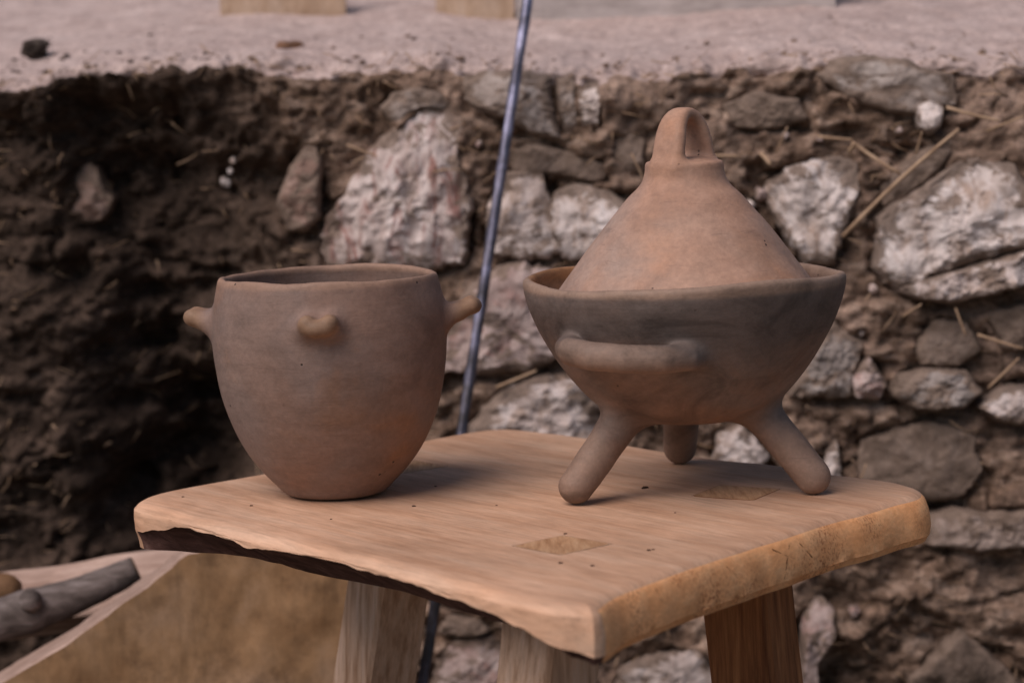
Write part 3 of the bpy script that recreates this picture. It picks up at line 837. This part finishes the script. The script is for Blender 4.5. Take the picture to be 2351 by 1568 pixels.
M_end = wood('orange_end_grain', stool, 0, (0.74, 0.345, 0.145), (0.86, 0.43, 0.195), (0.88, 0.49, 0.245), (5, 5, 9), speck=.8)
t = NT('dark_bark', 0.9, 0.15)
v = t.co(stool, scale=(1, 6, 6), rot=(0, 0, -ang_grain))
t.color(t.ramp(t.noise(v, 20, 6, .65, .3), [(0.35, (0.05, 0.024, 0.02)), (0.6, (0.12, 0.062, 0.052)), (0.8, (0.25, 0.16, 0.13))]))
t.bump(t.noise(v, 40, 6, .7), .003, .6)
M_sbark = t.m
seatF, seatM, barkF = [], [], []
for k in range(nl - 1):
    for i in range(NP):
        j = (i + 1) % NP
        f = [k * NP + i, k * NP + j, (k + 1) * NP + j, (k + 1) * NP + i]
        if nface - 1 <= k < nface + 4 and wLF[i] > .45 and inset[i] > .004: barkF.append(f)
        else:
            seatF.append(f); seatM.append(1 if (nseat - 2 <= k <= nface + 3 and isFR[i] and wLF[i] < .5) else 0)
seatF.append(list(range(NP))); seatM.append(0)
seatF.append([(nl - 1) * NP + i for i in range(NP)][::-1]); seatM.append(0)
area = 0.5 * np.sum(full[:, 0] * np.roll(full[:, 1], -1) - np.roll(full[:, 0], -1) * full[:, 1])
if area > 0: pass
def sub(Vf, F):
    F = [list(f) for f in F]; ids = sorted({x for f in F for x in f}); mp = {x: k for k, x in enumerate(ids)}
    return Vf[ids], [[mp[x] for x in f] for f in F]
fl = (lambda F: F) if area < 0 else (lambda F: [f[::-1] for f in F])
Vs, Fs = sub(V, fl(seatF)); Vseat, Fseat = Vs, Fs; seat = mesh_obj('seat', Vs, Fs, [M_seat, M_end], stool, mat_idx=seatM, sharp=42)
Vs, Fs = sub(V, fl(barkF)); mesh_obj('bark_edge', Vs, Fs, M_sbark, stool, sharp=50)
# hairline splits on the end grain
t = NT('split_shadow', 1.0, 0.0); t.color((0.10, 0.045, 0.022)); M_split = t.m
# legs: square, tenoned through the seat, splayed
M_leg = wood('leg_wood', stool, 0, (0.34, 0.20, 0.12), (0.55, 0.37, 0.26), (0.66, 0.48, 0.37), (16, 16, 1.0), lines=(10, 10, .4))
M_legd = wood('brown_leg_wood', stool, 0, (0.15, 0.055, 0.024), (0.28, 0.115, 0.046), (0.42, 0.19, 0.08), (16, 16, 1.0), lines=(8, 8, .4))
M_ten = wood('tenon_end_grain', stool, 0, (0.32, 0.165, 0.08), (0.46, 0.26, 0.14), (0.56, 0.345, 0.20), (22, 3, 1), rot=(0, 0, .9))
def leg(cpx, bpx, Yb, half, rot, mat, drop):
    c = np.array(at_z(*cpx, ZT))
    q = np.array(at_Y(*bpx, c[1] + Yb)) 
    d = (q - c); d /= -d[2]
    top = c.copy(); top[2] = ZT - .0001
    loops = []
    zs = np.concatenate([[0, .0004], np.linspace(.03, ZT - .002, 24)])
    for z in zs:
        p = top + d * z
        hh = half - (.0004 if z == 0 else 0) + (.002 if z > .035 else 0)
        cr = .12
        pts = []
        for k in range(4):
            a = rot + k * math.pi / 2
            u = np.array([math.cos(a), math.sin(a)]); w = np.array([-u[1], u[0]])
            for s1 in (-1 + cr, -.4, .1, .55, 1 - cr): pts.append(p[:2] + u * hh + w * hh * s1)
        pts = np.array(pts)
        loops.append(np.column_stack([pts, np.full(len(pts), p[2])]))
    loops = [np.column_stack([l[:, :2] + (.0008 * fbm(l[:, 0], l[:, 1], l[:, 2] * .15, 60, 2, 3) * (k > 3))[:, None], l[:, 2]]) for k, l in enumerate(loops)]
    V, F = loft(loops)
    F = [f[::-1] for f in F]
    js = []
    for hh in (half - .0001, half + .00025):
        js.append(np.array([[*(top[:2] + hh * (np.array([math.cos(a), math.sin(a)]) + q * np.array([-math.sin(a), math.cos(a)]))), ZT - .00003] for a in (rot + k * math.pi / 2 for k in range(4)) for q in (-1, -.5, 0, .5, 1)]))
    jv, jf = loft(js, False, False)
    mesh_obj('joint_gap', jv, jf, M_split, stool)
    o = mesh_obj('leg', V, F, [mat, M_ten], stool, mat_idx=[0] * (len(F) - 2) + [1, 0], sharp=30)
    return o
leg((934, 1071), (862, 1540), .02, .0225, math.radians(38), M_leg, 0)
leg((1290, 1250), (1258, 1540), -.01, .0225, math.radians(42), M_leg, 0)
leg((1690, 1130), (1735, 1540), .0, .0235, math.radians(60), M_legd, 0)
dg = bpy.context.evaluated_depsgraph_get()
from mathutils.bvhtree import BVHTree
bvh = BVHTree.FromPolygons([tuple(x) for x in Vseat], [tuple(f) for f in Fseat])
for pts in ([(1818,1228),(1838,1250),(1862,1276),(1885,1306)], [(1812,1250),(1806,1290),(1801,1330),(1797,1356)], [(1748,1250),(1775,1262),(1806,1276)], [(1884,1304),(1890,1318),(1902,1322)], [(1668,1300),(1690,1320)], [(1505,1350),(1520,1380)]):
    path = []
    for a, b in pts:
        hit = bvh.ray_cast(CAM, ray(a, b))
        if hit[0] is not None: path.append(np.array(hit[0]) + np.array(hit[1]) * 0.00005)
    if len(path) > 1:
        V, F = tube(path, [.0002] + [.0004] * (len(path) - 2) + [.00015], 5)
        mesh_obj('split', V, F, M_split, stool)
# crumbs of dirt on the seat
VV, FF, nv = [], [], 0
for (a, b, r) in [(1482,1120,.0022),(1478,1121,.0016),(950,1161,.0014),(577,1160,.0012),(1000,1115,.0010),(1298,1225,.0012),(1287,1292,.0014),(1360,1298,.0013),(1490,1262,.0014),(1500,1260,.0010),(760,1190,.0008),(1550,1175,.0007),(1140,1160,.0008),(420,1140,.001)]:
    p = np.array(at_z(a, b, ZT))
    p[2] = ZT + top_z(np.array([p[:2]]))[0] + r * .2
    V, F = tube([p - [r, 0, 0], p - [r * .6, .0, -r * .1], p + [r * .5, r * .3, 0], p + [r * 1.1, r * .3, 0]], [r * .15, r * .5, r * .45, r * .1], 6)
    VV.append(V); FF += [[x + nv for x in f] for f in F]; nv += len(V)
M_crumb = NT('dirt', 1, .1); M_crumb.color((0.06, 0.035, 0.025))
tag(mesh_obj('dirt_crumbs', np.vstack(VV), FF, M_crumb.m, None, origin=(0, 1.6, ZT)), 'scattered tiny dark crumbs of dirt on the stool seat', 'dirt', kind='stuff')

# ================================================================== CLAY POT
pb = at_z(773, 1131, ZT)
pot = empty('clay_pot', (pb.x, pb.y, ZT + .0006), 'brown unglazed clay pot with small lug handles, standing empty on the left of the stool', 'pot')
h = .0017
outer = [(0, 0), (.020, 0), (.0335, .0003), (.0385, .0025), (.0432, .0075), (.0519, .0169), (.0608, .0285), (.0676, .0405), (.0732, .053), (.0773, .065), (.0803, .0775), (.0824, .09), (.0838, .1025), (.0847, .116), (.0845, .128), (.0832, .1385), (.0815, .147), (.0793, .1565)]
lo, hi = (-.125, -.125, -.008), (.125, .125, .170)
X3, Y3, Z3 = grid(lo, hi, h)
th3 = np.arctan2(Y3, X3); r3 = np.hypot(X3, Y3)
k3 = np.clip(Z3 / .15, 0, 1.2)
rw = r3 * (1 + .006 * np.sin(2 * th3 + .6) * k3) + .0007 * fbm(X3, Y3, Z3, 22, 2, 61)
zw = Z3 + (.0007 * np.sin(2 * th3 + 2.2) + .0004 * np.sin(3 * th3 + 1) + .0008 * fbm(X3, Y3, 0 * Z3, 34, 2, 66)) * smooth(.12, .157, Z3)
body = profile_sdf(shell(outer, .0065, .0058))(rw, zw)
fields, names = [body], ['body']
for az, L, tilt, w, hn in ((-90.8, .020, .10, .0092, .0030), (176, .0245, .22, .0095, .0008), (3, .028, .27, .0095, .0006), (86, .023, .2, .0095, .002)):
    a = math.radians(az); u = np.array([math.cos(a), math.sin(a)]); wv = np.array([-u[1], u[0]])
    pts, rad = [], []
    f = None
    for row in (0., .5, 1.):
        rr_ = .082 + (L - .006) * row
        pl = []
        for s in np.linspace(-1, 1, 9):
            q = u * (rr_ - .002 * s * s * row) + wv * w * s * (1 - .18 * row)
            pl.append((q[0], q[1], (.1275 if az < -80 else .1245) + tilt * L * row + hn * row * s ** 4 + .2 * hn * row * s * s))
        g = chain_sdf(X3, Y3, Z3, pl, [(.0060 if az < -80 else .0074) - (.0006 if az < -80 else .0016) * row] * 9)
        f = g if f is None else smin(f, g, .006)
    fields.append(f + .0004 * fbm(X3, Y3, Z3, 60, 2, 5)); names.append('lug')
def pot_band(t, p, c):
    s = t.sep(p)
    k = t.math('MULTIPLY', t.map(s[0], .005, .06), t.map(s[2], .125, .05))
    k = t.math('MULTIPLY', k, t.ramp(t.noise(p, 18, 4, .6, .4), [(0.35, 0.0), (0.65, 0.8)]))
    c = t.mix(t.math('MULTIPLY', k, .6), c, (0.30, 0.135, 0.06))
    rr = t.math('SQRT', t.math('ADD', t.math('MULTIPLY', s[0], s[0]), t.math('MULTIPLY', s[1], s[1])))
    c = t.mix(t.math('MULTIPLY', t.map(rr, .087, .097), .75), c, (0.30, 0.18, 0.105))
    c = t.mix(t.math('MULTIPLY', t.map(s[2], .1525, .1562), .75), c, (0.33, 0.205, 0.145))
    return c
M_pot = clay('brown_clay', pot, (0.238, 0.15, 0.115), (0.218, 0.154, 0.13), (0.265, 0.145, 0.09), (0.27, 0.188, 0.155), (.55, .75), 2.3, pot_band)
build_clay(pot, fields, names, [.009] * 4, lo, hi, h, [M_pot] * 5, pot.location)

# ================================================================== TRIPOD BOWL
feet_px = [(1318, 1158), (1874, 1134), (1561, 1062)]
feet = [np.array(at_z(a, b, ZT)) for a, b in feet_px]
bc = np.array(at_z(1583, 1121, ZT))
bowl = empty('tripod_bowl', (bc[0], bc[1], ZT + .0004), 'wide grey brown clay bowl standing on three stubby legs with a side handle', 'bowl')
outer = [(0, .0490), (.016, .0491), (.030, .0500), (.044, .0525), (.056, .0575), (.0640, .0625), (.073, .0705), (.083, .082), (.0915, .0935), (.099, .106), (.106, .1195), (.1112, .1325), (.1137, .142), (.1145, .1495)]
lo, hi = (-.150, -.150, -.006), (.150, .150, .160)
h = .0019
X3, Y3, Z3 = grid(lo, hi, h)
th3 = np.arctan2(Y3, X3); r3 = np.hypot(X3, Y3)
rw = r3 * (1 + .006 * np.sin(2 * th3 + 1.9)) + .0009 * fbm(X3, Y3, Z3, 18, 2, 62)
zw = Z3 + (.0014 * np.sin(2 * th3 + .4) + .0010 * np.sin(3 * th3 + 2) + .0005 * np.sin(7 * th3)) * smooth(.11, .15, Z3) 
body = profile_sdf(shell(outer, .0085, .0075))(rw, zw)
fields, names, ks = [body], ['body'], []
for fpt in feet:
    f = fpt - bc; rf = np.hypot(f[0], f[1]); u = f[:2] / rf
    r1 = .0125
    tip = np.array([f[0], f[1], r1 - .0004]); 
    tip[:2] -= u * .002
    topp = np.array([u[0] * .044, u[1] * .044, .068])
    m1 = tip * .5 + topp * .5
    fields.append(chain_sdf(X3, Y3, Z3, [tip, m1, topp], [r1, .0131, .0148]) + .0005 * fbm(X3, Y3, Z3, 45, 2, 9)); names.append('leg'); ks.append(.012)
for az0 in (-118, 62):
    pl = []
    for az, rho, z in ((-30, .092, .1085), (-24, .107, .1095), (-16, .1185, .110), (-5, .1245, .111), (6, .1255, .1125), (16, .121, .114), (23, .110, .114), (28, .095, .113)):
        a = math.radians(az0 + (-az))
        pl.append((rho * math.cos(a), rho * math.sin(a), z - .003))
    fields.append(chain_sdf(X3, Y3, Z3, pl, [.0080, .0092, .0095, .0096, .0096, .0095, .0092, .0085]) + .0004 * fbm(X3, Y3, Z3, 40, 2, 19)); names.append('handle'); ks.append(.0065)
def bowl_band(t, p, c):
    s = t.sep(p)
    n = t.noise(t.co(bowl, scale=(1, 1, 3)), 14, 5, .6, .4)
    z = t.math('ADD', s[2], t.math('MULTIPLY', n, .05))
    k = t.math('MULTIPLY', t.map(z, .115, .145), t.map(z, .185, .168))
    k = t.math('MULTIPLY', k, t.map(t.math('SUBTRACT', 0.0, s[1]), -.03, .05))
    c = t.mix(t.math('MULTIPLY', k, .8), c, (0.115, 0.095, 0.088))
    c = t.mix(t.math('MULTIPLY', t.map(s[2], .1445, .1485), .8), c, (0.31, 0.21, 0.155))
    c = t.mix(t.math('MULTIPLY', t.map(z, .085, .05), .5), c, (0.275, 0.178, 0.135))
    rr = t.math('SQRT', t.math('ADD', t.math('MULTIPLY', s[0], s[0]), t.math('MULTIPLY', s[1], s[1])))
    c = t.mix(t.math('MULTIPLY', t.map(t.math('SUBTRACT', rr, t.math('MULTIPLY', s[2], .6)), .047, .056), .6), c, (0.26, 0.175, 0.13))
    ins_ = t.math('MULTIPLY', t.map(t.math('SUBTRACT', t.math('MULTIPLY', s[2], .45), rr), -.0425, -.039), t.math('MULTIPLY', t.map(s[0], .0, -.06), t.map(s[2], .10, .125)))
    c = t.mix(t.math('MULTIPLY', ins_, .8), c, (0.36, 0.165, 0.06))
    return c
M_bowl = clay('smoky_brown_clay', bowl, (0.215, 0.135, 0.10), (0.18, 0.13, 0.106), (0.235, 0.132, 0.085), (0.265, 0.18, 0.142), (.52, .72), 9.4, bowl_band, smut=.75)
build_clay(bowl, fields, names, ks, lo, hi, h, [M_bowl] * 6, bowl.location)

# ================================================================== CONICAL LID WITH LOOP
lid = empty('conical_lid', (bc[0] + .0015, bc[1], ZT + .131), 'orange pink cone shaped clay lid with a loop on top, sitting inside the tripod bowl', 'lid')
z0 = .131
outer = [(.1005, 0), (.0990, .0035), (.094, .0095), (.0875, .0175), (.074, .0354), (.0593, .055), (.0485, .068), (.0402, .0778), (.0340, .0835), (.0305, .0880), (.0288, .0925), (.0280, .0965), (.0281, .1000), (.0272, .1018), (.0225, .1030), (.012, .1045), (0, .1045)]
lo, hi = (-.108, -.108, -.010), (.108, .108, .150)
h = .0016
X3, Y3, Z3 = grid(lo, hi, h)
th3 = np.arctan2(Y3, X3); r3 = np.hypot(X3, Y3)
rw = r3 * (1 + .006 * np.sin(2 * th3 + .3)) + .0006 * fbm(X3, Y3, Z3, 24, 2, 63)
o_ = catmull(outer, 80, closed=False)
inn = [(0, .092), (.014, .090), (.024, .083), (.034, .073), (.052, .052), (.068, .032), (.083, .0125), (.0925, .0)]
poly = np.vstack([o_, catmull(inn, 40, closed=False)])
cone = profile_sdf(poly)(rw, Z3)
al = math.radians(36)
nrm_, spn = np.array([math.cos(al), -math.sin(al)]), np.array([-math.sin(al), -math.cos(al)])
A_ = X3 * spn[0] + Y3 * spn[1]; B_ = X3 * nrm_[0] + Y3 * nrm_[1]
# arch: half ellipse strap of round-ended section
pl2 = []
for q in np.linspace(-.2, math.pi + .2, 25):
    cx = .0172 * math.cos(q); cz = .1140 + .0214 * math.sin(q)
    if math.sin(q) < .35:
        k = (.35 - math.sin(q)) / .55
        cx *= 1 + .30 * k; cz -= .012 * k
    pl2.append((cx, cz, q))
loopf = None
for i in range(len(pl2) - 1):
    a, b = np.array(pl2[i][:2]), np.array(pl2[i + 1][:2]); e = b - a
    t_ = np.clip(((A_ - a[0]) * e[0] + (Z3 - a[1]) * e[1]) / (e @ e), 0, 1)
    d2 = np.hypot(A_ - a[0] - t_ * e[0], Z3 - a[1] - t_ * e[1])
    sq = max(0.0, math.sin((pl2[i][2] + pl2[i + 1][2]) / 2))
    hw = .0072 - .0034 * sq ** 1.5
    dd = np.hypot(d2, np.maximum(np.abs(B_) - hw, 0)) - (.0049 - .0003 * sq)
    loopf = dd if loopf is None else np.minimum(loopf, dd)
fields = [cone, loopf + .0004 * fbm(X3, Y3, Z3, 50, 2, 29)]
def lid_band(t, p, c):
    s = t.sep(p)
    k = t.math('MULTIPLY', t.map(s[0], -.012, -.06), t.ramp(t.noise(p, 20, 4), [(0.3, .2), (0.7, .8)]))  # greyer left side: cool light from the left painted into the clay
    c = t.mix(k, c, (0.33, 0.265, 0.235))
    return c
M_lid = clay('orange_pink_clay', lid, (0.44, 0.258, 0.18), (0.42, 0.268, 0.20), (0.455, 0.25, 0.16), (0.46, 0.30, 0.222), (.48, .66), 11.7, lid_band)
build_clay(lid, fields, ['body', 'loop'], [.0065], lo, hi, h, [M_lid, M_lid], (lid.location[0], lid.location[1], lid.location[2]))
